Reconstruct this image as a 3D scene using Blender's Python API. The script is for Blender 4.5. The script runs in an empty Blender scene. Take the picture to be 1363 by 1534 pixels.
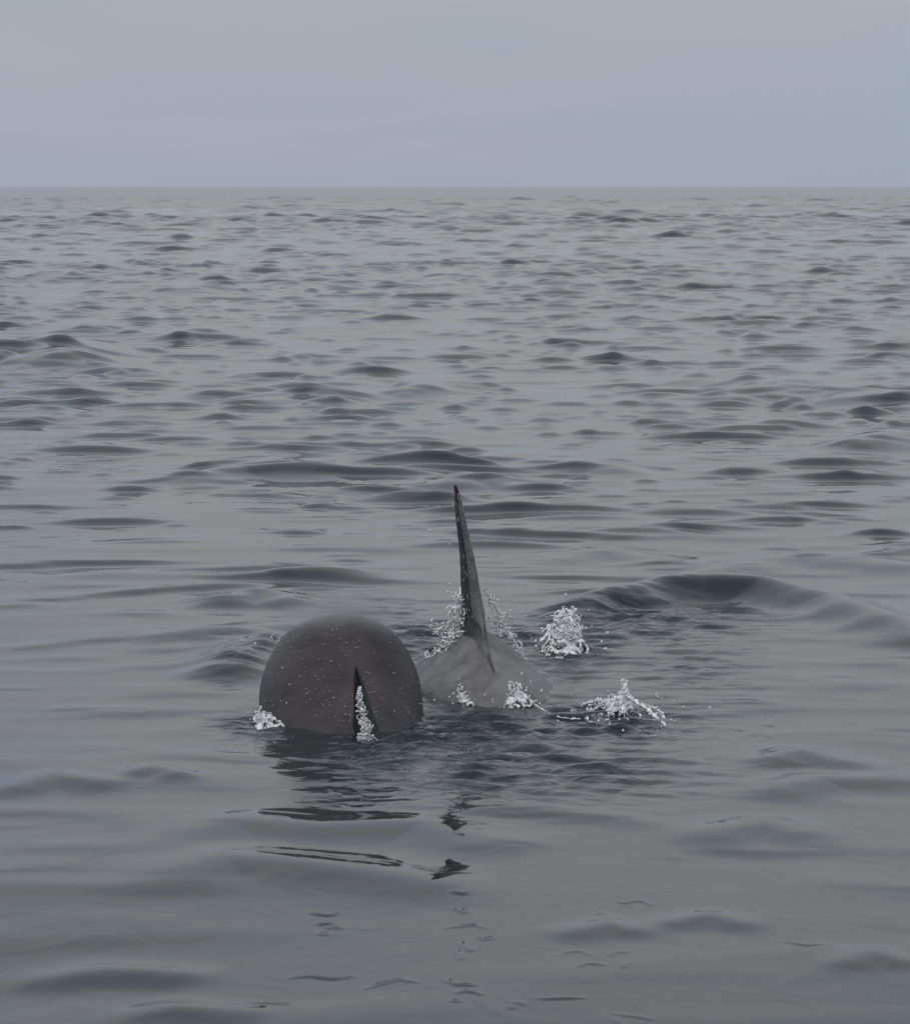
import bpy, bmesh, math, random
import numpy as np
from mathutils import Vector, Matrix

# ------------------------------------------------------------------ camera, sky, sun
scene = bpy.context.scene
C = scene.collection
FPX, W0, H0, CAM_H = 5500.0, 1363.0, 1534.0, 5.75        # focal length in photo pixels, camera height (m)
PITCH = math.atan((H0 / 2 - 280.0) / FPX)
cam_d = bpy.data.cameras.new('camera')
cam_d.sensor_fit = 'VERTICAL'
cam_d.sensor_height = 24.0
cam_d.sensor_width = 24.0
cam_d.lens = 24.0 * FPX / H0
cam_d.clip_start = 0.5
cam_d.clip_end = 120000.0
cam = bpy.data.objects.new('camera', cam_d)
cam.location = (0, 0, CAM_H)
cam.rotation_euler = (math.pi / 2 - PITCH, 0, 0)
C.objects.link(cam)
scene.camera = cam

SUN_EL, SUN_AZ = math.radians(48), math.radians(205)
world = bpy.data.worlds.new('World')
scene.world = world
world.use_nodes = True
wn, wl = world.node_tree.nodes, world.node_tree.links
wn.clear()
w_out = wn.new('ShaderNodeOutputWorld')
w_bg = wn.new('ShaderNodeBackground')
w_bg.inputs['Strength'].default_value = 0.1
w_sky = wn.new('ShaderNodeTexSky')
w_sky.sky_type = 'NISHITA'
w_sky.sun_disc = False
w_sky.sun_elevation = SUN_EL
w_sky.sun_rotation = SUN_AZ
w_tc = wn.new('ShaderNodeTexCoord')
w_map = wn.new('ShaderNodeMapping')
w_map.inputs['Scale'].default_value = (4.0, 4.0, 18.0)
w_noise = wn.new('ShaderNodeTexNoise')
w_noise.inputs['Scale'].default_value = 1.6
w_noise.inputs['Detail'].default_value = 4.0
w_noise.inputs['Roughness'].default_value = 0.5
w_noise.inputs['Distortion'].default_value = 0.6
w_ramp = wn.new('ShaderNodeValToRGB')
w_ramp.color_ramp.elements[0].position = 0.30
w_ramp.color_ramp.elements[0].color = (0.335, 0.400, 0.495, 1)      # bluish thin cloud
w_ramp.color_ramp.elements[1].position = 0.70
w_ramp.color_ramp.elements[1].color = (0.388, 0.418, 0.492, 1)      # warmer grey cloud
w_mul = wn.new('ShaderNodeMix')
w_mul.data_type = 'RGBA'
w_mul.blend_type = 'MULTIPLY'
w_mul.inputs[0].default_value = 1.0
w_mul.inputs[7].default_value = (9.6, 9.6, 9.6, 1)
w_mix = wn.new('ShaderNodeMix')
w_mix.data_type = 'RGBA'
w_mix.inputs[0].default_value = 0.96                                 # overcast: cloud hides nearly all the clear sky
wl.new(w_tc.outputs['Generated'], w_map.inputs['Vector'])
wl.new(w_map.outputs['Vector'], w_noise.inputs['Vector'])
wl.new(w_noise.outputs['Fac'], w_ramp.inputs['Fac'])
wl.new(w_ramp.outputs['Color'], w_mul.inputs[6])
wl.new(w_sky.outputs['Color'], w_mix.inputs[6])
# an overcast sky brightens evenly from the horizon to the zenith
w_sep = wn.new('ShaderNodeSeparateXYZ')
w_el = wn.new('ShaderNodeMapRange')
w_el.inputs['From Min'].default_value = 0.0
w_el.interpolation_type = 'SMOOTHERSTEP'
w_el.inputs['From Min'].default_value = -0.05
w_el.inputs['From Max'].default_value = 0.30
w_el.inputs['To Min'].default_value = 0.99
w_el.inputs['To Max'].default_value = 1.40
w_gr = wn.new('ShaderNodeVectorMath')
w_gr.operation = 'SCALE'
wl.new(w_tc.outputs['Generated'], w_sep.inputs[0])
wl.new(w_sep.outputs['Z'], w_el.inputs['Value'])
wl.new(w_mul.outputs[2], w_gr.inputs[0])
wl.new(w_el.outputs['Result'], w_gr.inputs['Scale'])
w_tint = wn.new('ShaderNodeMix')
w_tint.data_type = 'RGBA'
w_tint.blend_type = 'MULTIPLY'
w_n2 = wn.new('ShaderNodeTexNoise')
w_n2.inputs['Scale'].default_value = 5.0
w_n2.inputs['Detail'].default_value = 2.0
w_r2 = wn.new('ShaderNodeValToRGB')
w_r2.color_ramp.elements[0].position = 0.36
w_r2.color_ramp.elements[0].color = (1.0, 1.0, 1.02, 1)
w_r2.color_ramp.elements[1].position = 0.56
w_r2.color_ramp.elements[1].color = (1.13, 1.03, 0.87, 1)
wl.new(w_tc.outputs['Generated'], w_n2.inputs['Vector'])
wl.new(w_n2.outputs['Fac'], w_r2.inputs['Fac'])
wl.new(w_r2.outputs['Color'], w_tint.inputs[7])             # cloud overhead is a more neutral grey than the haze at the horizon
w_tm = wn.new('ShaderNodeMapRange')
w_tm.inputs['From Min'].default_value = 0.02
w_tm.inputs['From Max'].default_value = 0.075
wl.new(w_sep.outputs['Z'], w_tm.inputs['Value'])
wl.new(w_tm.outputs['Result'], w_tint.inputs[0])
wl.new(w_gr.outputs[0], w_tint.inputs[6])
wl.new(w_tint.outputs[2], w_mix.inputs[7])
wl.new(w_mix.outputs[2], w_bg.inputs['Color'])
wl.new(w_bg.outputs['Background'], w_out.inputs['Surface'])

sun_d = bpy.data.lights.new('sun', 'SUN')
sun_d.energy = 1.2
sun_d.angle = math.radians(25)
sun_d.color = (1.0, 0.97, 0.93)
sun = bpy.data.objects.new('sun', sun_d)
C.objects.link(sun)
sd = Vector((math.sin(SUN_AZ) * math.cos(SUN_EL), math.cos(SUN_AZ) * math.cos(SUN_EL), math.sin(SUN_EL)))
sun.rotation_euler = sd.to_track_quat('Z', 'Y').to_euler()
sun.location = (0, 0, 60)

scene.view_settings.view_transform = 'Standard'
scene.view_settings.look = 'None'
scene.view_settings.exposure = 0.0
scene.view_settings.gamma = 1.0
scene.view_settings.use_curve_mapping = False
scene.cycles.max_bounces = 8
scene.cycles.use_denoising = True

# ------------------------------------------------------------------ helpers
rng = np.random.default_rng(11)
random.seed(5)


def ray(px, py):
    """slope of the photo ray: x per metre of y, z per metre of y"""
    u, v = (px - W0 / 2) / FPX, (H0 / 2 - py) / FPX
    c, s = math.cos(PITCH), math.sin(PITCH)
    y, z = c + v * s, -s + v * c
    return u / y, z / y


def G(px, py, z=0.0):
    """where the ray through a photo pixel meets the level z"""
    a, b = ray(px, py)
    d = (z - CAM_H) / b
    return (a * d, d)


def at_depth(px, py, d):
    a, b = ray(px, py)
    return Vector((a * d, d, CAM_H + b * d))


def sstep(a, b, x):
    t = np.clip((x - a) / (b - a), 0, 1)
    return t * t * (3 - 2 * t)


def new_mesh(name, co, faces, mat=None, parent=None, smooth=True):
    me = bpy.data.meshes.new(name)
    me.from_pydata([tuple(map(float, c)) for c in co], [], [tuple(map(int, f)) for f in faces])
    if smooth:
        me.polygons.foreach_set('use_smooth', [True] * len(me.polygons))
    me.update()
    o = bpy.data.objects.new(name, me)
    C.objects.link(o)
    if mat:
        me.materials.append(mat)
    if parent:
        o.parent = parent
    return o


def tag(o, label, cat, group=None, kind=None):
    o['label'] = label
    o['category'] = cat
    if group:
        o['group'] = group
    if kind:
        o['kind'] = kind


def empty(name, loc, rz=0.0):
    o = bpy.data.objects.new(name, None)
    o.empty_display_size = 0.2
    o.location = loc
    o.rotation_euler = (0, 0, rz)
    C.objects.link(o)
    return o


def base_mat(name):
    m = bpy.data.materials.new(name)
    m.use_nodes = True
    n, l = m.node_tree.nodes, m.node_tree.links
    return m, n, l, n['Principled BSDF']


# ------------------------------------------------------------------ materials
def water_material():
    m, n, l, b = base_mat('sea_water')
    b.inputs['Base Color'].default_value = (0.012, 0.020, 0.026, 1)
    b.inputs['IOR'].default_value = 1.333
    geo = n.new('ShaderNodeNewGeometry')
    at = n.new('ShaderNodeAttribute')
    at.attribute_name = 'churn'
    ro = n.new('ShaderNodeAttribute')
    ro.attribute_name = 'fine_waves'
    l.new(ro.outputs['Fac'], b.inputs['Roughness'])
    # broad soft ripple everywhere, fine ripple only where the water is stirred
    mp = n.new('ShaderNodeMapping')
    mp.inputs['Scale'].default_value = (1.6, 1.0, 1.0)
    mp.inputs['Rotation'].default_value = (0, 0, 0.25)
    n1 = n.new('ShaderNodeTexNoise')
    n1.inputs['Scale'].default_value = 0.9
    n1.inputs['Detail'].default_value = 2.5
    n1.inputs['Roughness'].default_value = 0.42
    n1.inputs['Distortion'].default_value = 2.5
    b1 = n.new('ShaderNodeBump')
    b1.inputs['Strength'].default_value = 1.0
    b1.inputs['Distance'].default_value = 0.006
    n2 = n.new('ShaderNodeTexNoise')
    n2.inputs['Scale'].default_value = 5.0
    n2.inputs['Detail'].default_value = 3.0
    n2.inputs['Roughness'].default_value = 0.5
    n2.inputs['Distortion'].default_value = 1.0
    mm = n.new('ShaderNodeMath')
    mm.operation = 'MULTIPLY'
    b2 = n.new('ShaderNodeBump')
    b2.inputs['Strength'].default_value = 1.0
    b2.inputs['Distance'].default_value = 0.06
    l.new(geo.outputs['Position'], mp.inputs['Vector'])
    l.new(mp.outputs['Vector'], n1.inputs['Vector'])
    l.new(geo.outputs['Position'], n2.inputs['Vector'])
    l.new(n1.outputs['Fac'], b1.inputs['Height'])
    l.new(n2.outputs['Fac'], mm.inputs[0])
    l.new(at.outputs['Fac'], mm.inputs[1])
    l.new(mm.outputs[0], b2.inputs['Height'])
    l.new(b1.outputs['Normal'], b2.inputs['Normal'])
    l.new(b2.outputs['Normal'], b.inputs['Normal'])
    return m


def skin_material(name, c0, c1, rough, saddle=None):
    """wet whale hide: dark, faintly mottled and scarred, optional grey saddle from the attribute 'saddle'"""
    m, n, l, b = base_mat(name)
    tc = n.new('ShaderNodeTexCoord')
    no = n.new('ShaderNodeTexNoise')
    no.inputs['Scale'].default_value = 2.3
    no.inputs['Detail'].default_value = 6
    rp = n.new('ShaderNodeValToRGB')
    rp.color_ramp.elements[0].position = 0.35
    rp.color_ramp.elements[0].color = (*c0, 1)
    rp.color_ramp.elements[1].position = 0.7
    rp.color_ramp.elements[1].color = (*c1, 1)
    l.new(tc.outputs['Object'], no.inputs['Vector'])
    l.new(no.outputs['Fac'], rp.inputs['Fac'])
    col = rp.outputs['Color']
    if saddle:
        at = n.new('ShaderNodeAttribute')
        at.attribute_name = 'saddle'
        mx = n.new('ShaderNodeMix')
        mx.data_type = 'RGBA'
        n3 = n.new('ShaderNodeTexNoise')
        n3.inputs['Scale'].default_value = 3.4
        n3.inputs['Detail'].default_value = 7
        n3.inputs['Roughness'].default_value = 0.62
        r3 = n.new('ShaderNodeValToRGB')
        r3.color_ramp.elements[0].position = 0.34
        r3.color_ramp.elements[0].color = (saddle[0] * .55, saddle[1] * .55, saddle[2] * .56, 1)
        r3.color_ramp.elements[1].position = 0.62
        r3.color_ramp.elements[1].color = (saddle[0] * 1.12, saddle[1] * 1.12, saddle[2] * 1.14, 1)
        l.new(tc.outputs['Object'], n3.inputs['Vector'])
        l.new(n3.outputs['Fac'], r3.inputs['Fac'])
        l.new(r3.outputs['Color'], mx.inputs[7])
        l.new(at.outputs['Fac'], mx.inputs[0])
        l.new(col, mx.inputs[6])
        col = mx.outputs[2]
    l.new(col, b.inputs['Base Color'])
    # water film: roughness varies, small ripples of running water
    n2 = n.new('ShaderNodeTexNoise')
    n2.inputs['Scale'].default_value = 9
    n2.inputs['Detail'].default_value = 5
    n2.inputs['Distortion'].default_value = 1.0
    mr = n.new('ShaderNodeMapRange')
    mr.inputs['To Min'].default_value = rough - 0.12
    mr.inputs['To Max'].default_value = rough + 0.14
    bp = n.new('ShaderNodeBump')
    bp.inputs['Distance'].default_value = 0.03
    bp.inputs['Strength'].default_value = 0.8
    l.new(tc.outputs['Object'], n2.inputs['Vector'])
    l.new(n2.outputs['Fac'], mr.inputs['Value'])
    l.new(mr.outputs['Result'], b.inputs['Roughness'])
    l.new(n2.outputs['Fac'], bp.inputs['Height'])
    l.new(bp.outputs['Normal'], b.inputs['Normal'])
    b.inputs['IOR'].default_value = 1.34
    return m


def foam_material():
    m, n, l, b = base_mat('sea_foam')
    tc = n.new('ShaderNodeTexCoord')
    no = n.new('ShaderNodeTexNoise')
    no.inputs['Scale'].default_value = 22
    no.inputs['Detail'].default_value = 4
    rp = n.new('ShaderNodeValToRGB')
    rp.color_ramp.elements[0].position = 0.38
    rp.color_ramp.elements[0].color = (0.55, 0.57, 0.58, 1)
    rp.color_ramp.elements[1].position = 0.62
    rp.color_ramp.elements[1].color = (0.92, 0.93, 0.94, 1)
    l.new(tc.outputs['Object'], no.inputs['Vector'])
    l.new(no.outputs['Fac'], rp.inputs['Fac'])
    l.new(rp.outputs['Color'], b.inputs['Base Color'])
    b.inputs['Roughness'].default_value = 0.35
    b.inputs['IOR'].default_value = 1.33
    return m


def drop_material():
    m, n, l, b = base_mat('water_drops')
    b.inputs['Base Color'].default_value = (0.72, 0.74, 0.75, 1)
    b.inputs['Roughness'].default_value = 0.15
    b.inputs['IOR'].default_value = 1.33
    return m


M_WATER = water_material()
M_HIDE = skin_material('wet_dark_hide', (0.032, 0.027, 0.0275), (0.062, 0.054, 0.054), 0.44)
M_SADDLE = skin_material('wet_hide_with_saddle', (0.05, 0.048, 0.048), (0.07, 0.068, 0.068), 0.34, (0.16, 0.155, 0.155))
M_FIN = skin_material('wet_black_fin', (0.008, 0.008, 0.008), (0.020, 0.019, 0.019), 0.40)
M_FIN_SADDLE = skin_material('wet_black_fin_grey_foot', (0.008, 0.008, 0.008), (0.020, 0.019, 0.019), 0.40, (0.15, 0.146, 0.146))
M_EDGE = skin_material('pale_grey_fin_edge', (0.11, 0.11, 0.11), (0.22, 0.218, 0.215), 0.38)
M_FOAM = foam_material()
M_DROP = drop_material()
M_BEAD = drop_material()
M_BEAD.name = 'water_bead_glints'
M_BEAD.node_tree.nodes['Principled BSDF'].inputs['Base Color'].default_value = (0.30, 0.30, 0.30, 1)  # wet glints of the beads put into a pale grey base

# ------------------------------------------------------------------ the sea
# wave components: short wind chop around 2-4 m over a weak longer swell, running mostly along the line of sight
N_W = 190
lam = np.exp(rng.uniform(math.log(0.65), math.log(15.0), N_W))
theta = math.radians(-84) + rng.normal(0, 0.52, N_W)                 # direction of travel
kk = 2 * math.pi / lam
KX, KY = kk * np.cos(theta), kk * np.sin(theta)
PH = rng.uniform(0, 2 * math.pi, N_W)
IS_SWELL = lam > 5.5
sl = np.exp(-0.5 * (np.log(lam / 1.7) / 0.48) ** 2) * rng.uniform(0.5, 1.5, N_W)
sl[IS_SWELL] = 0
sl *= 0.031 / math.sqrt(0.5 * np.sum(sl ** 2))
sw = np.where(IS_SWELL, rng.uniform(0.5, 1.5, N_W), 0)
sw *= 0.014 / math.sqrt(0.5 * np.sum(sw ** 2))
AMP = (sl + sw) / kk
SIG = math.sqrt(0.5 * np.sum((sl / kk) ** 2))
PEAK = 0.60                                                          # crests peaked, troughs flat
FS = FPX / 6000.0


def calm(x, y):
    """how lively the chop is: quiet slick near the whales and the boat, livelier further out, in drifting patches"""
    d = y / FS
    a = 0.62 + 0.10 * sstep(34, 52, d) + 0.28 * sstep(48, 100, d)
    g = np.sin(0.41 * x + 0.093 * y + 1.0) + np.sin(0.33 * x - 0.121 * y + 2.2) + np.sin(0.13 * x + 0.21 * y + 4.0) + np.sin(0.9 * x - 0.052 * y)
    return a * np.clip(1 + 0.27 * g, 0.2, 1.9)


# crests and swells the photo shows at known places: (photo pixels along the crest, height m, half width m along view)
RIDGES = [
    ([(850, 915), (940, 900), (1050, 890), (1150, 896), (1250, 915), (1330, 940), (1420, 965)], 0.29, 0.62),
    ([(840, 928), (900, 912), (960, 905), (1010, 912)], 0.10, 0.40),
    ([(930, 945), (990, 932), (1060, 936)], 0.05, 0.30),
    ([(1110, 850), (1190, 838), (1250, 845), (1340, 850)], 0.10, 0.8),
    ([(850, 838), (900, 832), (1010, 840)], 0.09, 0.8),
    ([(90, 868), (160, 865), (270, 868)], 0.09, 0.7),
    ([(330, 905), (390, 895), (440, 905)], 0.12, 0.55),
    ([(240, 958), (310, 952), (375, 950)], 0.09, 0.5),
    ([(330, 1010), (370, 985), (420, 968)], 0.20, 0.6),
    ([(255, 1310), (330, 1293), (430, 1300), (540, 1312), (650, 1325)], 0.085, 0.62),
    ([(280, 1250), (360, 1236), (480, 1245), (640, 1238), (740, 1262)], 0.075, 0.6),
    ([(200, 1520), (260, 1512), (350, 1520)], 0.05, 0.35),
    ([(1060, 1252), (1140, 1240), (1200, 1250)], 0.06, 0.5),
    ([(1160, 1142), (1200, 1134), (1270, 1148)], 0.08, 0.45),
    ([(1160, 1185), (1220, 1172), (1363, 1170)], 0.07, 0.5),
    ([(1270, 1450), (1310, 1440), (1350, 1448)], 0.04, 0.3),
    ([(860, 1400), (910, 1390), (950, 1398)], 0.035, 0.28),
    ([(1010, 1385), (1060, 1378), (1110, 1388)], 0.035, 0.28),
    ([(60, 1462), (160, 1450), (270, 1458)], 0.045, 0.35),
    ([(20, 1185), (80, 1170), (150, 1180)], 0.055, 0.4),
    ([(205, 1165), (235, 1158), (270, 1168)], 0.05, 0.3),
    ([(-30, 545), (40, 530), (100, 548)], 0.55, 2.2),
    ([(110, 536), (150, 528), (170, 536)], 0.28, 1.6),
    ([(1040, 578), (1090, 570), (1150, 582), (1200, 592)], 0.33, 1.9),
    ([(1255, 608), (1310, 600), (1363, 606)], 0.22, 1.5),
    ([(1290, 672), (1340, 660), (1390, 664)], 0.24, 1.2),
    ([(280, 722), (340, 712), (470, 712)], 0.17, 0.9),
    ([(360, 698), (395, 694), (430, 700)], 0.12, 0.8),
    ([(870, 706), (905, 700), (925, 708)], 0.13, 0.8),
    ([(330, 508), (300, 506), (270, 510)], 0.30, 2.0),
    ([(965, 428), (1000, 424), (1020, 428)], 0.45, 4.0),
    ([(190, 440), (240, 436), (280, 441)], 0.42, 3.4),
    ([(700, 582), (640, 585), (610, 590)], 0.22, 1.7),
    ([(680, 728), (710, 722), (750, 726)], 0.12, 0.8),
    ([(400, 602), (440, 594), (500, 600)], 0.18, 1.3),
]
RID = [(np.array([G(*p) for p in pts]), a * (0.95 if pts[0][1] > 1120 else 1.0), w * (0.95 if pts[0][1] > 1120 else 1.0)) for pts, a, w in RIDGES]


def seg_dist(x, y, pts, ysc):
    """squared distance in (x, y*ysc) to a polyline"""
    best = np.full(x.shape, 1e9)
    for (x0, y0), (x1, y1) in zip(pts[:-1], pts[1:]):
        dx, dy = x1 - x0, (y1 - y0) * ysc
        t = np.clip(((x - x0) * dx + (y - y0) * ysc * dy) / (dx * dx + dy * dy + 1e-9), 0, 1)
        d = (x - x0 - t * dx) ** 2 + ((y - y0) * ysc - t * dy) ** 2
        best = np.minimum(best, d)
    return best


# short sharp ripples shaped in to draw dark reflection slivers before the whales
MARKS = []
for (mx, my, ln, an) in [(691, 1337, 24, 0), (690, 1365, 26, 4), (700, 1390, 70, -8), (700, 1420, 24, 30), (486, 1370, 40, 8), (492, 1386, 34, -6),
                         (950, 1350, 60, 12), (905, 1372, 20, 8), (860, 1432, 50, -10), (885, 1452, 40, 8), (925, 1430, 30, -4), (690, 1475, 40, 12),
                         (705, 1488, 36, 2), (480, 1462, 100, 4), (585, 1472, 80, -10), (840, 1498, 70, 2), (775, 1508, 22, -3), (950, 1528, 60, 4),
                         (400, 1500, 60, 3), (1200, 1417, 60, 4), (520, 1168, 60, 2), (528, 1197, 24, 0), (690, 1185, 110, -3), (440, 1222, 90, 6),
                         (610, 1190, 60, -4), (1105, 1088, 24, 4), (1130, 1096, 20, 0), (1150, 1080, 16, 0)]:
    a, b = math.radians(an), ln / 2
    line = [(mx + b * t * math.cos(a) + random.uniform(-3, 3), my + b * t * math.sin(a) * .5 + random.uniform(-5, 5)) for t in (-1, -.4, .3, 1)]
    MARKS.append((line, 0.011 * random.uniform(.6, 1.3), 0.034))
    if random.random() < .6:
        ox, oy = random.uniform(-.5, .5) * ln, random.uniform(8, 20)
        MARKS.append(([(x * .5 + mx * .5 + ox, y + oy + random.uniform(-3, 3)) for x, y in line[:3]], 0.008, 0.03))
MK = [(np.array([G(*p) for p in pts]), a, w) for pts, a, w in MARKS]


def sea_extra(x, y):
    z = np.zeros_like(x)
    for pts, a, w in RID + MK:
        ym, yM, xm, xM = pts[:, 1].min() - 4 * w, pts[:, 1].max() + 4 * w, pts[:, 0].min() - 4 * w, pts[:, 0].max() + 4 * w
        k = np.nonzero((y > ym) & (y < yM) & (x > xm) & (x < xM))[0]
        if len(k) == 0:
            continue
        xs, ys = x[k], y[k]
        d2 = seg_dist(xs, ys, pts, 1.0) / (w * w)
        # fade towards the ends of the crest
        L = pts[:, 0].max() - pts[:, 0].min() + 1e-6
        t = (xs - (pts[:, 0].min() + pts[:, 0].max()) / 2) / (L / 2 + 1.2 * w)
        z[k] += a * np.exp(-d2) * np.clip(1 - t * t, 0, 1)
        # shallow trough on the near side so the face reads
        d3 = seg_dist(xs, ys + 1.9 * w, pts, 1.0) / (w * w)
        z[k] -= 0.10 * a * np.exp(-d3) * np.clip(1 - t * t, 0, 1)
    return z


CHURN = [(G(px, py), rx, ry, a) for (px, py, rx, ry, a) in [
    (690, 1095, 1.3, 1.6, 1.0), (900, 1080, 0.9, 1.5, 1.0), (840, 960, 0.7, 3.0, 0.9), (640, 965, 0.8, 2.6, 0.8),
    (960, 935, 1.2, 2.6, 0.6), (580, 1130, 0.7, 1.2, 0.7), (395, 1085, 0.45, 1.0, 0.8), (355, 985, 0.4, 1.6, 0.6),
    (790, 1150, 1.4, 2.0, 0.6), (560, 925, 0.9, 3, 0.3), (1020, 1000, 0.8, 2.5, 0.35)]]


def churn(x, y):
    ch = np.zeros_like(x)
    for (gx, gy), rx, ry, a in CHURN:
        ch = np.maximum(ch, a * np.exp(-(((x - gx) / rx) ** 2 + ((y - gy) / ry) ** 2)))
    return ch


r2 = np.random.default_rng(77)
RIP = []
for q in range(46):
    l_ = math.exp(r2.uniform(math.log(0.24), math.log(0.8)))
    t_ = r2.uniform(-math.pi, 0) if q % 3 == 0 else math.radians(-90) + r2.normal(0, 0.6)
    RIP.append((6.283 / l_ * math.cos(t_), 6.283 / l_ * math.sin(t_), r2.uniform(0, 6.28), 0.36 / math.sqrt(23) * l_ / 6.283 * r2.uniform(.5, 1.5)))


def ripples(x, y):
    """short confused ripples where the whales stir the water"""
    z = np.zeros_like(x)
    ch = churn(x, y)
    k = np.nonzero(ch > 0.01)[0]
    xs, ys = x[k], y[k]
    h = np.zeros_like(xs)
    for (a, b, p, m) in RIP:
        h += m * np.cos(a * xs + b * ys + p)
    z[k] = h * ch[k]
    return z


def sea_surface(x, y, ds):
    """displaced position of the water over the flat point (x, y); ds = mesh spacing along the view there"""
    X, Y, Z, SW = x.copy(), y.copy(), np.zeros_like(x), np.zeros_like(x)
    g = calm(x, y)
    fade = 1 - sstep(3.0, 9.0, ds)
    for i in range(N_W):
        p = KX[i] * x + KY[i] * y + PH[i]
        if IS_SWELL[i]:
            SW += AMP[i] * np.cos(p)
            continue
        Z += AMP[i] * np.cos(p)
        q = 1.3 * AMP[i] * g * fade * np.sin(p)
        X -= KX[i] / kk[i] * q
        Y -= KY[i] / kk[i] * q
    Z = g * fade * SIG / PEAK * (np.exp(PEAK * 2.1 * np.tanh(Z / SIG / 2.1)) - 1.15)
    Z += SW * (1 - sstep(20, 60, ds)) + sea_extra(x, y) + ripples(x, y)
    return X, Y, Z


def build_sea():
    # rings grow with distance; the sector seen from the boat is finely divided
    r = [0.5, 6, 12, 17, 20]
    while r[-1] < 23:
        r.append(r[-1] + 0.2)
    while r[-1] < 1800:
        d = r[-1]
        r.append(d + min(max(0.03, d * d / 21083 * 0.6), 0.15 + 0.0011 * d + 1.1e-6 * d * d))
    while r[-1] < 60000:
        r.append(r[-1] * 1.07)
    r = np.array(r)
    dense = np.radians(np.linspace(-9.6, 9.6, 520))
    left = -np.radians(np.concatenate([np.arange(180, 20, -8.0), np.array([16, 14, 12.5, 11.4, 10.6, 10.0])]))
    right = -left[::-1][:-1]
    th = np.concatenate([left, dense, right])
    nr, nt = len(r), len(th)
    dr = np.gradient(r)
    R, T = np.meshgrid(r, th, indexing='ij')
    DS = np.repeat(dr[:, None], nt, 1)
    coarse = np.maximum(DS, np.where(np.abs(T) > math.radians(9.7), R * 0.05, 0))
    x, y = (R * np.sin(T)).ravel(), (R * np.cos(T)).ravel()
    X, Y, Z = sea_surface(x.astype(np.float32), y.astype(np.float32), coarse.ravel().astype(np.float32))
    # scattered single wavelets, each with a steep near face and a gentle back
    Z2 = Z.reshape(nr, nt)
    rw = np.random.default_rng(404)
    lo, hi = np.searchsorted(th, math.radians(-9.6)), np.searchsorted(th, math.radians(9.6))
    for band, (ra, rb, area) in enumerate([(30, 52, 3.2), (52, 105, 2.4), (105, 280, 4.4), (280, 700, 18.0), (700, 1750, 110.0)]):
        cnt = int(0.5 * (rb * rb - ra * ra) * math.radians(19) / area)
        for q in range(cnt):
            rc = math.sqrt(rw.uniform(ra * ra, rb * rb))
            tc = rw.uniform(math.radians(-9.5), math.radians(9.5))
            big = rw.random() ** 3.5
            far = 1 + 0.9 * float(sstep(100, 620, np.array(rc))) + 4.5 * float(sstep(330, 1500, np.array(rc)))
            wu = (0.26 + 0.9 * big) * rw.uniform(0.7, 1.6) * far
            sp = float(np.interp(rc, r, dr))
            wf0 = 0.13 + 0.22 * big
            wf = max(wf0, 1.0 * sp)
            wb = wf * rw.uniform(1.6, 3.0)
            am = (0.040 + 0.13 * big) * rw.uniform(0.5, 1.3) * (wf / wf0) ** 0.85 * (0.20 + 0.72 * float(sstep(36, 76, np.array(rc))))
            am = min(am * far ** 0.55, 0.035 + 0.13 * wu, 0.55)
            sk, cv = rw.normal(0, 0.22), rw.normal(0.10, 0.25) / (wu + 0.3)
            r0, r1 = np.searchsorted(r, rc - 3 * wf - 1.2 * wu), np.searchsorted(r, rc + 3 * wb + 1.2 * wu)
            t0, t1 = np.searchsorted(th, tc - 2.4 * wu / rc), np.searchsorted(th, tc + 2.4 * wu / rc)
            if t1 - t0 < 2 or r1 - r0 < 2 or t0 < lo or t1 > hi:
                continue
            uu = (th[t0:t1] - tc)[None, :] * rc
            vv = (r[r0:r1] - rc)[:, None] - sk * uu - cv * uu * uu * 0.6
            pr = np.where(vv < 0, np.exp(-(vv / wf) ** 2), np.exp(-(vv / wb) ** 2))
            Z2[r0:r1, t0:t1] += am * pr * np.exp(-np.abs(uu / wu) ** 2.6)
    Z = Z2.ravel()
    co = np.stack([X, Y, Z], 1).astype(np.float32)
    i = np.arange(nr - 1)[:, None] * nt + np.arange(nt)[None, :]
    j = np.arange(nr - 1)[:, None] * nt + (np.arange(nt)[None, :] + 1) % nt
    quads = np.stack([i, j, j + nt, i + nt], -1).reshape(-1, 4)[:, ::-1].astype(np.int32)
    hub = len(co)
    co = np.vstack([co, [[0, 0, 0]]]).astype(np.float32)
    tri = np.stack([np.full(nt, hub), (np.arange(nt) + 1) % nt, np.arange(nt)], 1).astype(np.int32)
    nq, ntr = len(quads), len(tri)
    me = bpy.data.meshes.new('sea')
    me.vertices.add(len(co))
    me.vertices.foreach_set('co', co.ravel())
    me.loops.add(nq * 4 + ntr * 3)
    me.loops.foreach_set('vertex_index', np.concatenate([quads.ravel(), tri.ravel()]))
    me.polygons.add(nq + ntr)
    starts = np.concatenate([np.arange(nq) * 4, nq * 4 + np.arange(ntr) * 3]).astype(np.int32)
    me.polygons.foreach_set('loop_start', starts)
    me.polygons.foreach_set('use_smooth', np.ones(nq + ntr, dtype=bool))
    me.update(calc_edges=True)
    at = me.attributes.new('churn', 'FLOAT', 'POINT')
    at.data.foreach_set('value', churn(co[:, 0], co[:, 1]).astype(np.float32))
    # where the mesh is too coarse to carry the small waves, their slopes go into the roughness
    rr = np.hypot(co[:, 0], co[:, 1])
    ro = 0.025 + 0.09 * sstep(500, 2500, rr)
    at = me.attributes.new('fine_waves', 'FLOAT', 'POINT')
    at.data.foreach_set('value', ro.astype(np.float32))
    me.materials.append(M_WATER)
    o = bpy.data.objects.new('sea', me)
    C.objects.link(o)
    o['kind'] = 'structure'
    o['label'] = 'grey rippled sea reaching to a level horizon'
    o['category'] = 'sea'
    return o


sea = build_sea()


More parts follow.
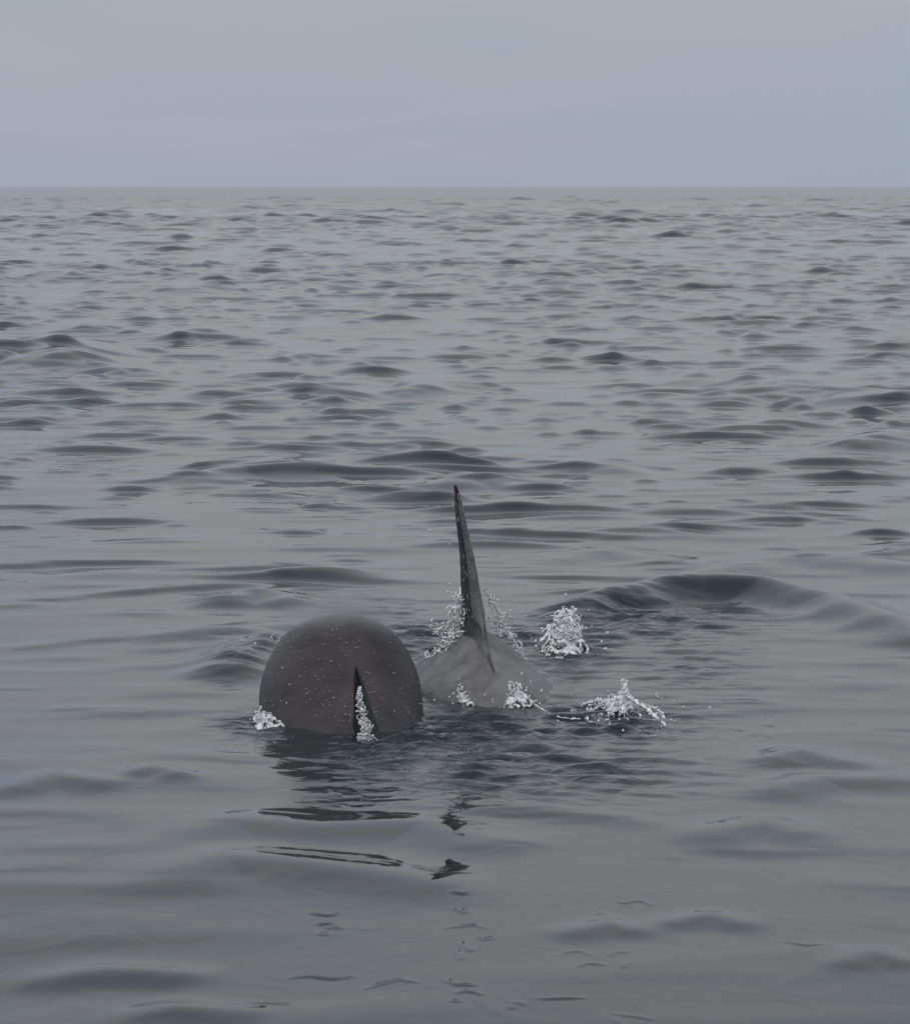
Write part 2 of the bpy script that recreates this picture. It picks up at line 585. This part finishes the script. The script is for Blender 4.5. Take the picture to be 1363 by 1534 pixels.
def sea_z(x, y):
    a = np.array([float(x)]), np.array([float(y)])
    return float(sea_surface(a[0], a[1], np.array([0.05]))[2][0])


# ------------------------------------------------------------------ the whales
def catmull(keys, n):
    k = np.array(keys, float)
    s = np.linspace(0, len(k) - 1, n)
    out = []
    for t in s:
        i = min(int(t), len(k) - 2)
        f = t - i
        p0, p1, p2, p3 = k[max(i - 1, 0)], k[i], k[i + 1], k[min(i + 2, len(k) - 1)]
        out.append(0.5 * ((2 * p1) + (-p0 + p2) * f + (2 * p0 - 5 * p1 + 4 * p2 - p3) * f * f + (-p0 + 3 * p1 - 3 * p2 + p3) * f ** 3))
    return np.array(out)


def body_mesh(keys, nring=72, nst=120, flukes=True):
    """keys: (y, x centre, top z, depth of the body, half width, roundness of the back); one closed lofted surface with flukes and flippers"""
    st = catmull(keys, nst)
    co, faces = [], []
    for (y, xc, top, dep, hw, n) in st:
        dep, hw = max(dep, 0.03), max(hw, 0.02)
        zc, up, dn = top - 0.5 * dep, 0.5 * dep, 0.5 * dep
        for q in range(nring):
            a = 2 * math.pi * q / nring
            c, s = math.cos(a), math.sin(a)
            e = n if s > 0 else 2.0
            rr = (abs(c) ** e + abs(s) ** e) ** (-1 / e)
            co.append((xc + hw * rr * c, y, zc + (up if s > 0 else dn) * rr * s))
    for i in range(nst - 1):
        for q in range(nring):
            a, b = i * nring + q, i * nring + (q + 1) % nring
            faces.append((a, b, b + nring, a + nring))
    for i, rev in ((0, True), (nst - 1, False)):
        c = np.mean(co[i * nring:(i + 1) * nring], axis=0)
        co.append(tuple(c))
        for q in range(nring):
            a, b = i * nring + q, i * nring + (q + 1) % nring
            faces.append((a, len(co) - 1, b) if not rev else (b, len(co) - 1, a))
    return np.array(co), faces, st


def blade(keys, nring=28, nst=46):
    """a fin: keys (z, x centre, y of leading edge, y of trailing edge, thickness)"""
    st = catmull(keys, nst)
    co, faces = [], []
    for (z, xc, yl, yt, th) in st:
        ch = max(yl - yt, 0.01)
        for q in range(nring):
            a = 2 * math.pi * q / nring
            u = 0.5 + 0.5 * math.cos(a)                      # 1 at the leading edge
            prof = math.sqrt(max(u * (1 - u), 0)) * 2 * (0.62 + 0.55 * u)
            co.append((xc + 0.5 * th * prof * (1 if math.sin(a) > 0 else -1), yt + ch * u, z))
    for i in range(nst - 1):
        for q in range(nring):
            a, b = i * nring + q, i * nring + (q + 1) % nring
            faces.append((a, a + nring, b + nring, b))
    for i in (0, nst - 1):
        c = np.mean(co[i * nring:(i + 1) * nring], axis=0)
        co.append(tuple(c))
        for q in range(nring):
            a, b = i * nring + q, i * nring + (q + 1) % nring
            faces.append((a, b, len(co) - 1) if i == 0 else (b, a, len(co) - 1))
    return co, faces, st


def fluke_part(name, y0, z0, span, chord, mat, parent):
    """pair of tail flukes, under the surface"""
    co, faces = [], []
    n = 25
    for i in range(n):
        t = -1 + 2 * i / (n - 1)
        x = t * span
        lead = y0 + 0.35 * chord - 0.9 * chord * abs(t) ** 1.2
        trail = y0 - 0.5 * chord - 0.42 * chord * abs(t) ** 0.8 + 0.1 * chord * (1 - abs(t))
        th = 0.06 * (1 - abs(t)) + 0.01
        for (yy, zz) in ((lead, 0), ((lead * 2 + trail) / 3, th), ((lead + trail * 2) / 3, th * .6), (trail, 0), ((lead + trail * 2) / 3, -th * .6), ((lead * 2 + trail) / 3, -th)):
            co.append((x, yy, z0 + zz))
    for i in range(n - 1):
        for q in range(6):
            a, b = i * 6 + q, i * 6 + (q + 1) % 6
            faces.append((a, b, b + 6, a + 6))
    faces += [tuple(range(6))[::-1], tuple((n - 1) * 6 + q for q in range(6))]
    return new_mesh(name, co, faces, mat, parent)


def flipper(name, side, y0, x0, z0, mat, parent):
    co, faces = [], []
    n = 12
    for i in range(n):
        t = i / (n - 1)
        w = 0.30 * (1 - 0.2 * t) * math.sqrt(max(1 - t ** 4, 0.02))
        for q in range(10):
            a = 2 * math.pi * q / 10
            co.append((side * (x0 + 0.95 * t), y0 - 0.35 * t + w * math.cos(a), z0 - 0.35 * t + 0.05 * (1 - .6 * t) * math.sin(a)))
    for i in range(n - 1):
        for q in range(10):
            a, b = i * 10 + q, i * 10 + (q + 1) % 10
            faces.append((a, b, b + 10, a + 10))
    faces += [tuple(range(10))[::-1], tuple((n - 1) * 10 + q for q in range(10))]
    return new_mesh(name, co, faces, mat, parent)


def add_blob(co, faces, c, s, lump=0.25, sub=1):
    """small irregular drop; s = (sx, sy, sz)"""
    bm = ICO[sub]
    base = len(co)
    q = Matrix.Rotation(random.uniform(0, 6.28), 3, Vector((random.uniform(-1, 1), random.uniform(-1, 1), random.uniform(-1, 1) + 1e-3)).normalized())
    for v in bm[0]:
        w = q @ v
        k = 1 + random.uniform(-lump, lump)
        co.append((c[0] + w.x * s[0] * k, c[1] + w.y * s[1] * k, c[2] + w.z * s[2] * k))
    for f in bm[1]:
        faces.append(tuple(base + i for i in f))


def ico(sub):
    bm = bmesh.new()
    bmesh.ops.create_icosphere(bm, subdivisions=sub, radius=1)
    r = ([v.co.copy() for v in bm.verts], [[v.index for v in f.verts] for f in bm.faces])
    bm.free()
    return r


ICO = {1: ico(1), 2: ico(2)}

# ---- right whale: male with the tall fin, swimming away from the boat
px0, d0 = 727, G(742, 1055)[1] + 1.2
p = at_depth(px0, 950, d0)
HEAD_R = math.radians(9)
whale_r = empty('killer_whale', (p.x, d0, 0), HEAD_R)
tag(whale_r, 'killer whale with very tall narrow leaning dorsal fin and grey saddle', 'whale', 'killer whales surfacing side by side')
keys = [  # y, xc, top, depth, half width, roundness
    (-4.6, 0.05, -1.55, 0.20, 0.12, 2.0),
    (-3.6, 0.05, -1.25, 0.55, 0.22, 2.0),
    (-2.6, 0.04, -0.75, 0.95, 0.42, 2.0),
    (-1.9, 0.03, -0.32, 1.25, 0.62, 1.9),
    (-1.35, 0.02, -0.02, 1.45, 0.78, 1.75),
    (-0.8, 0.01, 0.27, 1.65, 0.92, 1.60),
    (-0.3, 0.0, 0.50, 1.80, 0.98, 1.32),
    (0.1, -0.0, 0.67, 1.85, 1.00, 1.18),
    (0.8, -0.0, 0.60, 1.85, 1.00, 1.35),
    (1.6, 0, 0.26, 1.75, 0.96, 1.9),
    (2.4, 0, -0.15, 1.5, 0.86, 2.0),
    (3.2, 0, -0.55, 1.1, 0.62, 2.0),
    (3.75, 0, -0.85, 0.6, 0.34, 2.0),
    (3.95, 0, -1.05, 0.2, 0.10, 2.0)]
co, faces, st = body_mesh(keys)
body_r = new_mesh('body', co, faces, M_SADDLE, whale_r)
sad = []
for (x, y, z) in co:
    edge = 0.10 * math.sin(5 * x + 1) + 0.07 * math.sin(9 * y + 3 * x)
    a = 1 / (1 + math.exp(-(y + 1.9) / 0.12)) * 1 / (1 + math.exp((y - 0.32 - 0.25 * abs(x) + edge) / 0.10)) * 1 / (1 + math.exp((-z - 0.35) / 0.08))
    sad.append(a)
body_r.data.attributes.new('saddle', 'FLOAT', 'POINT').data.foreach_set('value', np.array(sad, np.float32))

# the tall fin: edge on, its left face dark, its trailing edge pale
fk = [  # z, xc, y leading, y trailing, thickness
    (0.30, -0.04, 1.25, -0.58, 0.36),
    (0.46, -0.045, 1.15, -0.42, 0.31),
    (0.62, -0.05, 1.05, -0.24, 0.27),
    (0.78, -0.06, 0.96, -0.10, 0.235),
    (0.95, -0.085, 0.86, -0.06, 0.205),
    (1.35, -0.145, 0.64, -0.06, 0.155),
    (1.75, -0.225, 0.42, -0.09, 0.110),
    (2.10, -0.300, 0.22, -0.13, 0.075),
    (2.28, -0.340, 0.08, -0.15, 0.055),
    (2.37, -0.362, -0.04, -0.14, 0.028)]
co, faces, st = blade(fk)
# a wavy, slightly nicked trailing edge
co = [(x + 0.003 * math.sin(9 * z) + 0.002 * math.sin(41 * z + 2), y, z) for (x, y, z) in co]
fin_r = new_mesh('dorsal_fin', co, faces, M_FIN_SADDLE, whale_r)
foot = [1 / (1 + math.exp((z - 0.62 + 0.30 * max(y, 0) + 0.03 * math.sin(9 * y)) / 0.05)) for (x, y, z) in co]
fin_r.data.attributes.new('saddle', 'FLOAT', 'POINT').data.foreach_set('value', np.array(foot, np.float32))
fin_r['label'] = 'tall dark dorsal fin leaning to one side'
stf = st
# narrow ridge of the back running from the fin towards the tail
rc_, rf_ = [], []
prof = catmull(keys, 400)
n = 0
for y in np.linspace(0.0, -0.95, 40):
    top = float(np.interp(y, prof[:, 0], prof[:, 2]))
    hgt = 0.024 - 0.05 * (abs(y) / 0.95) ** 2
    for (u, h) in ((-.05, -.06), (-.03, -.02), (-.012, .6 * hgt), (.0, .8 * hgt), (.012, .5 * hgt), (.03, -.02), (.05, -.06)):
        rc_.append((-0.02 + u + .012 * math.sin(4 * y), y, top + h))
    if n:
        for q in range(6):
            a = (n - 1) * 7 + q
            rf_.append((a, a + 1, a + 8, a + 7))
    n += 1
new_mesh('dorsal_ridge', rc_, rf_, M_SADDLE, whale_r)
# pale grey strip along the trailing edge
ec, ef = [], []
n = 0
for i, (z, xc, yl, yt, th) in enumerate(st):
    if z < 0.62 or z > 2.30:
        continue
    t = max(z - 0.55, 0) / 1.75
    w = (0.5 * th * (0.66 if t < 0.9 else 0.5) + 0.004) * min(1, max(0.15, (z - 0.60) / 0.25))
    xo = 0.003 * math.sin(9 * z) + 0.002 * math.sin(41 * z + 2)
    ch = yl - yt
    for q in range(9):
        u = -1 + 2 * q / 8
        ec.append((xc + xo + w * u + 0.006 * t, yt - 0.012 + 0.16 * ch * abs(u) ** 2.2, z))
    if n:
        for q in range(8):
            a = (n - 1) * 9 + q
            ef.append((a, a + 1, a + 10, a + 9))
    n += 1
edge = new_mesh('trailing_edge', ec, ef, M_EDGE, fin_r)
so = edge.modifiers.new('thick', 'SOLIDIFY')
so.thickness = 0.012
fluke_part('flukes', -4.75, -1.68, 0.95, 0.8, M_FIN, whale_r)
for s in (-1, 1):
    flipper('flipper', s, 2.1, 0.6, -1.3, M_FIN, whale_r)

# ---- left whale: broad arched back, small fin close to the water behind it
d1 = G(511, 1086)[1] + 1.45
p1 = at_depth(511, 925, d1)
HEAD_L = math.radians(5)
whale_l = empty('killer_whale', (p1.x, d1, 0), HEAD_L)
tag(whale_l, 'killer whale with broad high arched back and small white-streaked dorsal fin', 'whale', 'killer whales surfacing side by side')
TOP = p1.z
keys = [
    (-5.2, 0.02, -1.50, 0.20, 0.10, 2.0),
    (-4.2, 0.02, -1.10, 0.50, 0.20, 2.0),
    (-3.2, 0.04, -0.62, 0.85, 0.34, 2.0),
    (-2.5, 0.08, -0.20, 1.10, 0.46, 1.9),
    (-2.0, 0.05, 0.03, 1.30, 0.58, 1.9),
    (-1.55, -0.02, 0.24, 1.55, 0.74, 1.95),
    (-1.1, -0.02, 0.55, 1.95, 0.86, 2.0),
    (-0.6, -0.01, 0.90, 2.35, 0.90, 2.3),
    (0.0, 0, TOP, 2.50, 0.90, 2.55),
    (0.7, 0, TOP - 0.07, 2.35, 0.88, 2.5),
    (1.5, 0, 0.68, 1.95, 0.80, 2.2),
    (2.3, 0, 0.15, 1.4, 0.64, 2.1),
    (2.85, 0, -0.28, 0.9, 0.42, 2.0),
    (3.1, 0, -0.6, 0.3, 0.15, 2.0)]
co_l, faces_l, st_l = body_mesh(keys)
co_l = np.array([(x * (1 + .012 * math.sin(3.1 * z + 2.3 * y) + .008 * math.sin(7.3 * z + y)), y, z + .012 * math.sin(5 * x + 1.3 * y) + .008 * math.sin(11 * x + 3 * y)) for x, y, z in co_l])
body_l = new_mesh('body', co_l, faces_l, M_HIDE, whale_l)
fk = [
    (-0.25, 0.16, -1.45, -2.45, 0.34),
    (0.02, 0.15, -1.62, -2.32, 0.30),
    (0.20, 0.125, -1.76, -2.28, 0.225),
    (0.40, 0.09, -1.92, -2.27, 0.165),
    (0.58, 0.06, -2.06, -2.28, 0.105),
    (0.68, 0.04, -2.15, -2.29, 0.055),
    (0.735, 0.03, -2.22, -2.28, 0.022)]
co, faces, st = blade(fk)
fin_l = new_mesh('dorsal_fin', co, faces, M_FIN, whale_l)
fin_l['label'] = 'small dark dorsal fin with a white streak'
fin_st = st
fluke_part('flukes', -5.35, -1.62, 0.85, 0.7, M_FIN, whale_l)
for s in (-1, 1):
    flipper('flipper', s, 1.2, 0.5, -0.75, M_FIN, whale_l)
# drops and dribbles over the arched back
dc, df = [], []
for k in range(260):
    i = random.randrange(int(0.30 * 119), int(0.66 * 119))
    y, xc, top, dep, hw, n = st_l[i]
    a = math.radians(random.uniform(12, 168))
    c, s = math.cos(a), math.sin(a)
    rr = (abs(c) ** n + abs(s) ** n) ** (-1 / n)
    q = (xc + hw * rr * c, y, top - 0.5 * dep + 0.5 * dep * rr * s)
    if q[2] < 0.08:
        continue
    e = random.choice((0.003, 0.004, 0.005, 0.007))
    add_blob(dc, df, q, (e * random.uniform(.7, 3.2), e * 1.2, e * random.uniform(.6, 3.0)), 0.45)
drops = new_mesh('water_drops', dc, df, M_BEAD, whale_l)
drops['kind'] = 'stuff'


# ------------------------------------------------------------------ foam and splashes
def lace(cx, cy, rx, ry, h, cell, thr, seed, spikes=(), lift=0.0, nx=None):
    """net of white water over a lumpy heap: the walls between bubbles stay, the gaps stay open"""
    r_ = np.random.default_rng(seed)
    step = cell / 7
    nx, ny = int(2 * rx / step) + 1, int(2 * ry / (step * 1.6)) + 1
    u, v = np.meshgrid(np.linspace(-1, 1, nx), np.linspace(-1, 1, ny))
    X, Y = u * rx, v * ry
    npt = max(8, int(4 * rx * ry / (cell * cell * 1.3)))
    P = np.stack([r_.uniform(-rx, rx, npt), r_.uniform(-ry, ry, npt)], 1)
    wx = 0.25 * cell * np.sin(9 / cell * 0.3 * Y + seed)
    d = np.sqrt((X[..., None] + wx[..., None] - P[:, 0]) ** 2 + ((Y[..., None] - P[:, 1]) * 0.8) ** 2)
    d.sort(axis=-1)
    e = d[..., 1] - d[..., 0]
    lump = np.zeros_like(X)
    for q in range(10):
        a, b, c, l_ = r_.uniform(0, 6.28), r_.uniform(0, 6.28), r_.uniform(0.4, 1), r_.uniform(0.5, 2.2) * cell * 2
        lump += c * np.sin((X * math.cos(a) + Y * math.sin(a)) * 6.28 / l_ + b)
    lump /= 5
    env = np.clip(1 - u * u - v * v, 0, 1)
    Z = h * env ** 0.35 * (0.62 + 0.55 * lump) + 0.35 * cell * np.clip(1 - e / thr, 0, 1) + 0.02 * r_.normal(0, 1, X.shape) * cell
    for (sx, sy, sw, sh) in spikes:
        Z += sh * np.exp(-(((X - sx) / sw) ** 2 + ((Y - sy) / sw) ** 2))
    keep = (e < thr * (0.7 + 0.5 * lump)) & (env > 0.04 * (1 + r_.normal(0, 1, X.shape) * 0.4))
    co, faces, idx = [], [], -np.ones(X.shape, int)
    z0 = 0.0
    K = keep
    for j in range(ny - 1):
        for i in range(nx - 1):
            if K[j, i] and K[j, i + 1] and K[j + 1, i] and K[j + 1, i + 1]:
                f = []
                for (a, b) in ((j, i), (j, i + 1), (j + 1, i + 1), (j + 1, i)):
                    if idx[a, b] < 0:
                        idx[a, b] = len(co)
                        co.append((X[a, b], Y[a, b], Z[a, b] + lift))
                    f.append(idx[a, b])
                faces.append(tuple(f))
    return co, faces


def strand(pts, rad, seed, n=60):
    """lumpy rope of foam along points (local coordinates)"""
    r_ = np.random.default_rng(seed)
    P = catmull(pts, n)
    co, faces = [], []
    for i, q in enumerate(P):
        t = P[min(i + 1, n - 1)] - P[max(i - 1, 0)]
        t = t / (np.linalg.norm(t) + 1e-9)
        s = np.cross(t, (0, 0, 1))
        s /= np.linalg.norm(s) + 1e-9
        w = np.cross(s, t)
        k = rad * (0.25 + 1.0 * abs(math.sin(i * 0.9 + seed) * math.sin(i * 0.37 + 2 * seed)) + r_.uniform(-.25, .35)) * min(1, i / 3 + .2, (n - 1 - i) / 3 + .2)
        q = q + s * r_.normal(0, .35 * rad) + w * r_.normal(0, .3 * rad)
        for m in range(7):
            a = 6.283 * m / 7
            kk_ = k * r_.uniform(.65, 1.35)
            co.append(tuple(q + s * math.cos(a) * kk_ + w * math.sin(a) * kk_ * 1.1))
    for i in range(n - 1):
        for m in range(7):
            a, b = i * 7 + m, i * 7 + (m + 1) % 7
            faces.append((a, b, b + 7, a + 7))
    return co, faces


def curl(c, R_, rad, seed):
    """a short bent thread of white water"""
    r_ = np.random.default_rng(seed)
    a0, span = r_.uniform(0, 6.28), r_.uniform(1.6, 5.2)
    e1 = np.array([r_.normal(), r_.normal() * .7, r_.normal() * .6])
    e1 /= np.linalg.norm(e1)
    e2 = np.cross(e1, np.array([r_.normal(), r_.normal(), r_.normal()]))
    e2 /= np.linalg.norm(e2)
    pts = [np.array(c) + R_ * (e1 * math.cos(a0 + span * t) * 1.25 + e2 * math.sin(a0 + span * t)) for t in np.linspace(0, 1, 6)]
    return strand(pts, rad, seed, 13)


def splash(name, label, loc, nets=(), strands=(), drops=0, box=(0.3, 0.3, 0.3), dsize=(0.006, 0.016), seed=1, curls=()):
    z = min(sea_z(loc[0] + q, loc[1] + w) for q in (-.25, 0, .25) for w in (-.8, -.4, 0, .4)) - 0.02
    t = empty(name, (loc[0], loc[1], z))
    tag(t, label, 'splash', 'white splashes around the whales')
    random.seed(seed)
    co, faces = [], []
    for (cx, cy, rx, ry, h, cell, thr, sd, sp) in nets:
        c, f = lace(cx, cy, rx, ry, h, cell, thr, sd, sp)
        b = len(co)
        co += [(x + cx, y + cy, z_) for (x, y, z_) in c]
        faces += [tuple(i + b for i in q) for q in f]
    if co:
        o = new_mesh('foam_net', co, faces, M_FOAM, t)
        m = o.modifiers.new('thick', 'SOLIDIFY')
        m.thickness = 0.02
        m.offset = 0
    for (pts, rad, sd) in strands:
        c, f = strand(pts, rad, sd)
        new_mesh('foam_strand', c, f, M_FOAM, t)
    co, faces = [], []
    for (n_, fn, R_, rad) in curls:
        for q in range(n_):
            c, f = curl(fn(), random.uniform(*R_), random.uniform(*rad), seed * 1000 + q)
            b = len(co)
            co += c
            faces += [tuple(i + b for i in w) for w in f]
    if co:
        new_mesh('foam_threads', co, faces, M_FOAM, t)['kind'] = 'stuff'
    if drops:
        co, faces = [], []
        for k in range(drops):
            zz = abs(random.gauss(0, .5)) * box[2]
            e = random.uniform(*dsize)
            add_blob(co, faces, (random.gauss(0, .5) * box[0], random.gauss(0, .5) * box[1], zz), (e, e, e * random.uniform(.8, 1.7)), .3)
        o = new_mesh('droplets', co, faces, M_DROP, t)
        o['kind'] = 'stuff'
    return t


def heap(cx, cy, rx, ry, z0, z1, lean=0.0):
    """random point in a pile that narrows upward"""
    def fn():
        t = random.random() ** 1.3
        w = 1 - 0.75 * t
        return (cx + lean * t + random.gauss(0, .45) * rx * w, cy + random.gauss(0, .45) * ry, z0 + (z1 - z0) * t)
    return fn


def rel(pts, loc, zs):
    """photo pixels on the water -> local points round loc"""
    out = []
    for (px, py), z in zip(pts, zs):
        x, y = G(px, py, z)
        out.append((x - loc[0], y - loc[1], z + 0.01))
    return out


# white water streaming down the left whale's fin
random.seed(31)
fc, ff = [], []
for k in range(210):
    t = random.random() ** 0.75
    z = 0.53 - 0.57 * t
    i = int(np.argmin(np.abs(fin_st[:, 0] - z)))
    _, xc, yl, yt, th = fin_st[i]
    w = 0.010 + 0.065 * t
    x = xc - 0.012 - 0.015 * t + 0.014 * math.sin(13 * z) + random.gauss(0, .5) * w
    c, f = curl((x, yt - 0.012 - random.uniform(0, 0.04), z), random.uniform(.006, .020 + .018 * t), random.uniform(.003, .011), 9000 + k)
    b = len(fc)
    fc += c
    ff += [tuple(q + b for q in g) for g in f]
streak = new_mesh('white_streak', fc, ff, M_FOAM, fin_l)
streak['kind'] = 'stuff'
streak['label'] = 'white foaming water streaming down the fin'
# thin dribbles over the arched back
fc, ff = [], []
for k in range(300):
    i = random.randrange(int(0.33 * 119), int(0.64 * 119))
    y, xc, top, dep, hw, n = st_l[i]
    a = math.radians(random.gauss(95, 34))
    c, s_ = math.cos(a), math.sin(a)
    if s_ < 0.1:
        continue
    rr = (abs(c) ** n + abs(s_) ** n) ** (-1 / n)
    q = (xc + hw * rr * c, y, top - 0.5 * dep + 0.5 * dep * rr * s_ - 0.002)
    if q[2] < 0.06:
        continue
    cc, f = curl(q, random.uniform(.005, .022), random.uniform(.002, .005), 12000 + k)
    b = len(fc)
    fc += cc
    ff += [tuple(w + b for w in g) for g in f]
o = new_mesh('water_dribbles', fc, ff, M_BEAD, whale_l)
o['kind'] = 'stuff'

# pale beads of water drawing highlight spots on the tall fin and the grey saddle
dc, df = [], []
for k in range(70):
    z = random.uniform(0.75, 2.25)
    i = int(np.argmin(np.abs(stf[:, 0] - z)))
    _, xc, yl, yt, th = stf[i]
    u = random.uniform(0.05, 0.5)
    pf = math.sqrt(u * (1 - u)) * 2 * (0.62 + 0.55 * u)
    e = random.uniform(.003, .008)
    add_blob(dc, df, (xc - 0.5 * th * pf, yt + (yl - yt) * u, z), (e, e, e * random.uniform(1, 3.5)), .4)
o = new_mesh('water_drops', dc, df, M_BEAD, fin_r)
o['kind'] = 'stuff'

# beside the tall fin
dl = d0 + 0.55
a = at_depth(674, 975, dl)
splash('fin_splash', 'white lacy splash thrown up beside tall fin on the side facing arched back', (a.x, dl),
       [(-.02, .1, 0.17, 0.30, 0.50, 0.085, 0.032, 3, ())],
       [], 60, (.3, .4, 1.3), seed=2, curls=[(110, heap(-.02, 0, .24, .4, .38, 1.08, .14), (.02, .07), (.006, .014))])
dr_ = d0 + 0.35
a = at_depth(755, 962, dr_)
LZ = sea_z(a.x, dr_)
run = []
for (px, py) in [(731, 876), (737, 892), (744, 908), (750, 922), (757, 935), (766, 948), (776, 966), (786, 985)]:
    q = at_depth(px, py, dr_)
    run.append((q.x - a.x, 0, q.z - LZ))
run2 = [(x - 0.03 + 0.012 * k, 0.05, z - 0.10) for k, (x, y, z) in enumerate(run)]
splash('fin_splash', 'thin streak of white spray running down behind tall fin toward churned foam clump', (a.x, dr_),
       [],
       [(run, 0.012, 4)], 45, (.25, .3, 1.2), seed=4, curls=[(75, lambda: (lambda k, f: tuple(np.array(run[k]) * (1 - f) + np.array(run[k + 1]) * f + np.array([random.gauss(-.01, .025), random.gauss(0, .1), random.gauss(-.03, .04)])))(random.randrange(7), random.random()), (.015, .05), (.005, .012))])
# churned foam clump
gx, gy = G(848, 985)
splash('foam_clump', 'thick clump of bright white churned foam floating beside tall-finned whale', (gx, gy + 0.9),
       [(0, 0, 0.31, 0.9, 0.26, 0.13, 0.040, 21, ()), (0.07, 0.5, 0.22, 0.6, 0.42, 0.12, 0.036, 22, ()), (-.04, -.5, .27, .6, .15, .11, .036, 23, ()), (-.02, .7, .30, .5, .33, .11, .03, 24, ())],
       [], 70, (.5, 1.0, .6), (.006, .02), seed=6, curls=[(150, heap(0, 0, .32, .9, .06, .50, .04), (.03, .085), (.008, .018))])
# foam at the water line of the right whale
gx, gy = G(775, 1055)
splash('waterline_foam', 'small broken foam at waterline below ridge of grey saddle', (gx, gy),
       [(0.02, 0, 0.17, 0.3, 0.14, 0.07, 0.028, 31, ()), (0.0, 0.3, 0.10, 0.2, 0.24, 0.06, 0.026, 32, ())],
       [(rel([(752, 1032), (770, 1036), (790, 1040), (800, 1050), (835, 1068), (870, 1072)], (gx, gy), [.1, .1, .08, .05, .03, .03]), .009, 3)], 40, (.4, .4, .25), seed=7, curls=[(45, heap(0, 0, .2, .3, .03, .24, -.05), (.015, .05), (.006, .013))])
gx, gy = G(695, 1052)
splash('waterline_foam', 'pair of small white foam blobs at waterline between the two whales', (gx, gy),
       [(-.03, 0, 0.05, 0.10, 0.16, 0.045, 0.022, 41, ()), (0.06, -.1, 0.07, 0.12, 0.09, 0.05, 0.024, 42, ())], [], 26, (.25, .3, .2), seed=8, curls=[(22, heap(0, 0, .09, .2, .05, .24, -.05), (.012, .035), (.006, .012))])
# curling crest to the right
gx, gy = G(930, 1075)
L = (gx, gy)
splash('breaking_crest', 'small breaking crest with white spike and curling foam strands in churned water', L,
       [(.0, .5, .16, .3, .20, .06, .028, 51, ((.05, 0, .035, .16),))],
       [(rel([(872, 1048), (890, 1042), (915, 1040), (932, 1030), (938, 1012)], L, [.06, .1, .14, .18, .26]), .022, 2),
        (rel([(936, 1014), (942, 1036), (960, 1048), (976, 1060), (998, 1080)], L, [.25, .14, .1, .06, .02]), .022, 9),
        (rel([(908, 1046), (888, 1056), (880, 1070), (900, 1080), (925, 1082)], L, [.08, .05, .03, .02, .02]), .014, 5),
        (rel([(955, 1046), (985, 1055), (997, 1072)], L, [.1, .06, .03]), .012, 6)], 60, (.7, .8, .35), seed=9, curls=[(60, heap(-.1, .4, .45, .5, .04, .20, .1), (.02, .06), (.006, .013)), (26, heap(.04, .4, .07, .1, .15, .42, .01), (.015, .04), (.006, .012))])
# left whale water line
gx, gy = G(405, 1085)
splash('waterline_foam', 'broken foam where flank of arched back meets the water', (gx, gy),
       [(0, 0, 0.17, 0.35, 0.10, 0.06, 0.026, 61, ()), (-.06, .4, .10, .3, .14, .055, .022, 62, ())],
       [(rel([(388, 1062), (398, 1030), (404, 1000), (412, 968), (420, 950)], (gx, gy), [0.02, .2, .42, .62, .78]), .010, 3)], 30, (.3, .4, .2), seed=10, curls=[(55, heap(-.03, .1, .24, .5, .0, .18, -.08), (.015, .05), (.005, .011))])
gx, gy = G(370, 978)
splash('lapping_foam', 'thin white lip of foam on dark wavelet leaning against arched back', (gx, gy),
       [],
       [(rel([(322, 988), (350, 976), (380, 968), (405, 960), (420, 952)], (gx, gy), [.03, .05, .08, .12, .2]), .009, 4)], 14, (.4, .4, .2), seed=12)


# ------------------------------------------------------------------ breath hanging over the arched back
def breath():
    c = at_depth(505, 925, d1 - 0.25)
    co = [(v.x * 0.85, v.y * 0.55, v.z * 0.42) for v in ICO[2][0]]
    o = new_mesh('breath_mist', co, ICO[2][1])
    o.location = c
    m = bpy.data.materials.new('breath_mist')
    m.use_nodes = True
    n, l = m.node_tree.nodes, m.node_tree.links
    n.clear()
    out = n.new('ShaderNodeOutputMaterial')
    pv = n.new('ShaderNodeVolumePrincipled')
    pv.inputs['Color'].default_value = (0.85, 0.86, 0.88, 1)
    pv.inputs['Anisotropy'].default_value = 0.2
    tc = n.new('ShaderNodeTexCoord')
    ln = n.new('ShaderNodeVectorMath')
    ln.operation = 'LENGTH'
    sc = n.new('ShaderNodeMapping')
    sc.inputs['Scale'].default_value = (1 / 0.78, 1 / 0.50, 1 / 0.38)
    mr = n.new('ShaderNodeMapRange')
    mr.interpolation_type = 'SMOOTHSTEP'
    mr.inputs['From Min'].default_value = 1.0
    mr.inputs['From Max'].default_value = 0.1
    mr.inputs['To Min'].default_value = 0.0
    mr.inputs['To Max'].default_value = 1.0
    no = n.new('ShaderNodeTexNoise')
    no.inputs['Scale'].default_value = 3.5
    no.inputs['Detail'].default_value = 3
    mu = n.new('ShaderNodeMath')
    mu.operation = 'MULTIPLY'
    m2 = n.new('ShaderNodeMath')
    m2.operation = 'MULTIPLY'
    m2.inputs[1].default_value = 5.0
    l.new(tc.outputs['Object'], sc.inputs['Vector'])
    l.new(sc.outputs['Vector'], ln.inputs[0])
    l.new(ln.outputs['Value'], mr.inputs['Value'])
    l.new(tc.outputs['Object'], no.inputs['Vector'])
    l.new(mr.outputs['Result'], mu.inputs[0])
    l.new(no.outputs['Fac'], mu.inputs[1])
    l.new(mu.outputs[0], m2.inputs[0])
    l.new(m2.outputs[0], pv.inputs['Density'])
    l.new(pv.outputs[0], out.inputs['Volume'])
    o.data.materials.append(m)
    tag(o, 'faint grey mist of breath hanging over top of arched back', 'mist', None, 'stuff')
    return o


breath()
